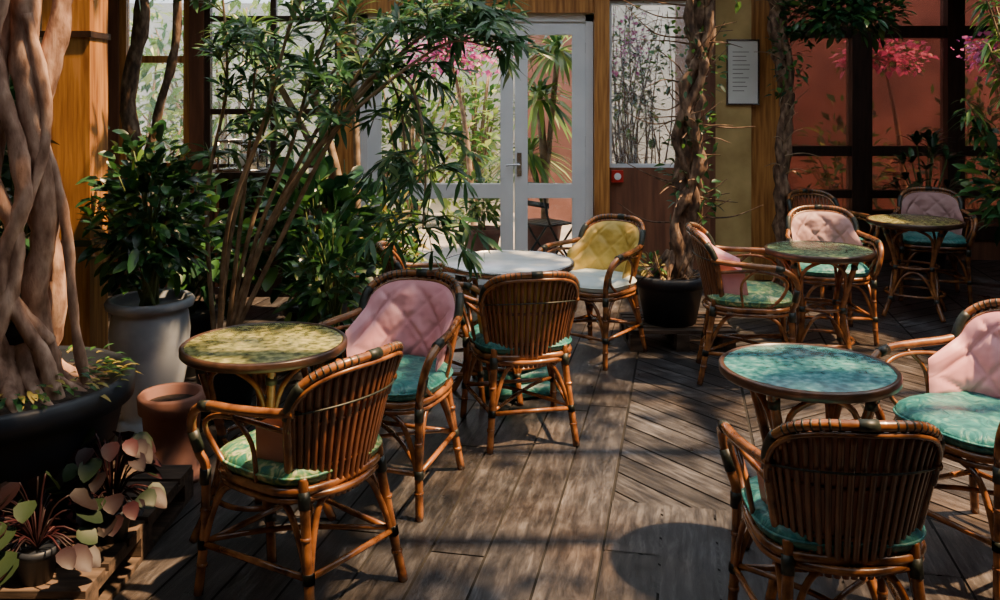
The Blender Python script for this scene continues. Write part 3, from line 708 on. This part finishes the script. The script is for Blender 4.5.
m.tube([d0+V((0,0,.3)),d0+V((.0,0,1.2)),d0+V((-.05,0,2.2))],.025,STEM,n=5)
m.tube([d0+V((0,0,.3)),d0+V((-.3,0,1.2)),d0+V((-.8,0,2.1))],.025,STEM,n=5)
for h in ((-.35,0,1.8),(-.05,0,2.2),(-.8,0,2.1)):
    for i in range(60):
        m.leaf(d0+V(h)+V((0,0,rnd(-.08,.04))),rdir(-.2,1),V((0,0,1)),rnd(.30,.48),.035,R.choice([L_MID,L_LIME,L_LIME,L_DARK]),.5)
m.obj('potted_dracaena')
m=MB()
m.tube([(-2.52,6.1,0),(-2.44,6.1,.9),(-2.52,6.1,1.6),(-2.43,6.1,2.2),(-2.5,6.1,3.0)],[.07,.06,.055,.05,.05],BARK2,seg=12,n=8,wob=.3)
m.tube([(-2.46,6.1,.9),(-2.3,6.05,1.5),(-2.15,6.0,2.1),(-2.2,6.0,2.9)],[.035,.03,.03,.025],BARK2,seg=10,n=8,wob=.3)
cloud(m,(-2.3,5.9,2.6),(.5,.3,.4),260,.13,.06,[L_DARK,L_MID],shell=.2)
m.obj('climbing_fig_tree')
# ------------------------------------------------------------ right tree in black pot
m=MB(); c=V((1.13,5.98,0))
m.lathe([(.17,.13),(.215,.36),(.23,.38),(.25,.38),(.252,.44),(.23,.45),(.22,.42)],BLACKP,c=c,seg=48)
m.lathe([(.22,.39),(.215,.42),(.02,.44)],SOIL,c=c,seg=30)
T0=3.1
trunk([(.02,0,.42),(.12,0,.75),(.08,0,1.15),(.16,0,1.6),(.19,0,2.1),(.26,0,T0)],[.08,.065,.07,.06,.07,.07],BARK2,14,.7)
trunk([(.10,-.08,.42),(.02,-.08,.8),(.18,-.08,1.2),(.08,-.07,1.65),(.24,-.06,2.1),(.2,0,T0)],[.045,.035,.04,.035,.035,.03],BARK2,10,.6)
trunk([(-.05,.02,.42),(.16,-.05,.9),(.03,-.06,1.35),(.20,-.08,1.8),(.12,-.05,2.2),(.26,0,T0)],[.04,.03,.03,.035,.03,.03],BARK2,10,.6)
trunk([(.12,.05,.42),(.20,.02,.95),(.10,-.04,1.5),(.26,-.03,2.0),(.2,0,T0)],[.03,.025,.03,.028,.03],BARK2,10,.6)
for i in range(10):
    a=rnd(-3,.3); trunk([(.04+math.cos(a)*.05,math.sin(a)*.05,.6),(math.cos(a)*.12,math.sin(a)*.12,.48),(math.cos(a)*.19,math.sin(a)*.19,.43)],[.02,.016,.008],BARK2,6,.2)
for i in range(60):
    a=rnd(-3.1,0.2); e=V((.12+math.cos(a)*rnd(.15,.5),math.sin(a)*.25,rnd(.9,2.6)))
    s0=V((.13,0,e.z-rnd(-.1,.3))); trunk([s0,s0.lerp(e,.5)+V((rnd(-.04,.04),0,rnd(-.08,.08))),e],[.008,.005,.002],BARK2,5,0)
cloud(m,c+V((.14,-.02,1.2)),(.2,.18,.5),130,.07,.035,[L_MID,L_DARK],shell=.4)
cloud(m,c+V((.12,-.02,1.85)),(.28,.18,.4),130,.06,.03,[L_MID,L_DARK],shell=.4)
cloud(m,c+V((.2,0,2.5)),(.5,.4,.3),260,.1,.05,[L_DARK,L_MID],shell=.2)
cloud(m,c+V((-.1,-.05,.5)),(.16,.16,.08),50,.08,.03,[L_YEL,L_MID],shell=.2)
for i in range(24):
    a=rnd(-2.9,-.2); b=c+V((math.cos(a)*.15,math.sin(a)*.15,.44)); e=b+V((math.cos(a)*.14,math.sin(a)*.14,rnd(.0,.2))); m.tube([b,e],.003,STEM,seg=4,n=1)
m.obj('potted_ficus_tree')
m=MB()
m.tube([(2.42,7.60,0),(2.36,7.60,.8),(2.42,7.60,1.5),(2.33,7.60,2.2),(2.38,7.60,3.05)],[.07,.06,.05,.06,.05],BARK2,seg=12,n=10,wob=.7)
m.tube([(2.36,7.56,0),(2.45,7.56,.6),(2.34,7.56,1.2),(2.44,7.56,1.8),(2.34,7.56,2.4),(2.4,7.56,3.05)],[.04,.03,.03,.03,.03],BARK2,seg=8,n=8,wob=.5)
for i in range(26):
    a=rnd(-3.1,.1); z=rnd(.9,2.8); b=V((2.39,7.55,z)); e=b+V((math.cos(a)*rnd(.1,.3),math.sin(a)*.2,rnd(-.1,.25))); m.tube([b,b.lerp(e,.5)+V((0,0,.03)),e],[.006,.002],STEM,seg=4,n=3)
cloud(m,(2.85,7.45,2.36),(.50,.30,.34),1300,.10,.05,[L_DARK,L_MID,L_DARK],shell=.15)
cloud(m,(2.40,7.5,2.0),(.16,.16,.6),160,.08,.04,[L_DARK,L_MID],shell=.4)
m.tube([(2.38,7.55,2.4),(2.7,7.45,2.6),(3.2,7.4,2.5)],[.02,.015,.006],STEM,n=5); branchy(m,(2.7,7.45,2.58),(2.85,7.4,2.45),(.5,.3,.3),22,STEM,.008)
m.obj('climbing_vine_tree')
m=MB(); d0=V((3.98,8.4,0))
m.lathe([(.15,0),(.19,.4),(.21,.4),(.21,.45),(.18,.46),(.17,.42)],BLACKP,c=d0,seg=30)
for i in range(22):
    d=rdir(.3,1); e=d0+V((0,0,.42))+V((d.x*.27,d.y*.27,d.z*.8)); m.tube([d0+V((0,0,.42)),e],.006,STEMG,seg=4,n=1)
    for k in range(6): m.leaf(e,(d+rdir(-.3,.6)*.8),V((0,0,1)),rnd(.18,.30),.055,L_DARK,.4)
m.obj('potted_aspidistra')
m=MB(); d0=V((3.74,6.2,0))
m.lathe([(.14,0),(.19,.42),(.21,.42),(.21,.48),(.18,.49),(.17,.45)],BLACKP,c=d0,seg=30)
for k in range(10):
    e=d0+V((rnd(-.48,-.2),rnd(-.3,.2),rnd(1.5,2.5))); P=[d0+V((0,0,.44)),d0.lerp(e,.5)+V((.1,0,.2)),e]; C=catmull(P,8); m.tube(C,[.015,.006],STEM,n=1)
    for p in C[5:]:
        for q in range(7): m.leaf(p,rdir(-.5,.7),V((0,0,1)),rnd(.10,.2),rnd(.025,.04),R.choice([L_MID,L_LIME,L_DARK]),.6)
cloud(m,d0+V((-.20,0,1.0)),(.28,.25,.4),200,.16,.06,[L_DARK,L_MID],shell=.3); branchy(m,d0+V((0,0,.44)),d0+V((-.15,0,1.0)),(.3,.3,.35),16,STEMG,.006)
cloud(m,d0+V((-.35,.1,1.95)),(.2,.2,.12),110,.05,.045,[L_MAG],simple=True,shell=.1)
m.obj('potted_hibiscus')
m=MB()  # unseen leaves added above the skylight to dapple sun and shade the corner
spots=[(rnd(-2.0,4.2),rnd(1.3,6.8)) for k in range(20)]+[(.1,2.3),(-.1,1.9),(1.3,2.3)]
for k,(x,y) in enumerate(spots):
    sp=1 if k<20 else .2
    e=V((x+rnd(-sp,sp),y+rnd(-sp,sp)+.1,3.40)); m.tube([(x,y,3.40),(x*.5+e.x*.5,y*.5+e.y*.5+.1,3.5),e],.01,STEM,seg=5,n=4)
    for j in range(3):
        cx=(x+e.x)/2+rnd(-.6,.6); cy=(y+e.y)/2+rnd(-.5,.5)
        cloud(m,(cx,cy,3.48),(rnd(.3,.55),rnd(.2,.45),.08),45,.16,.11,[L_MID,L_DARK],round_=True,shell=.0)
m.obj('added_dapple_vine')

# ------------------------------------------------------------ light
w=bpy.data.worlds.new('World'); scene.world=w; w.use_nodes=True
bg=w.node_tree.nodes['Background']; bg.inputs[0].default_value=(.84,.91,1.0,1); bg.inputs[1].default_value=2.9
sd=bpy.data.lights.new('sun','SUN'); sd.energy=19; sd.angle=math.radians(1.6); sd.color=(1,.64,.33)
so=bpy.data.objects.new('sun',sd); COL.objects.link(so); so.location=(4,-2,8)
so.rotation_euler=V((-.46,.10,-.88)).to_track_quat('-Z','Y').to_euler()

cd=bpy.data.cameras.new('camera'); cam=bpy.data.objects.new('camera',cd); COL.objects.link(cam)
cd.sensor_width=36; cd.lens=36*.9; cam.location=(0,0,1.6); cam.rotation_euler=(math.pi/2,0,0)
cd.shift_y=-.2; cd.clip_start=.05
scene.camera=cam
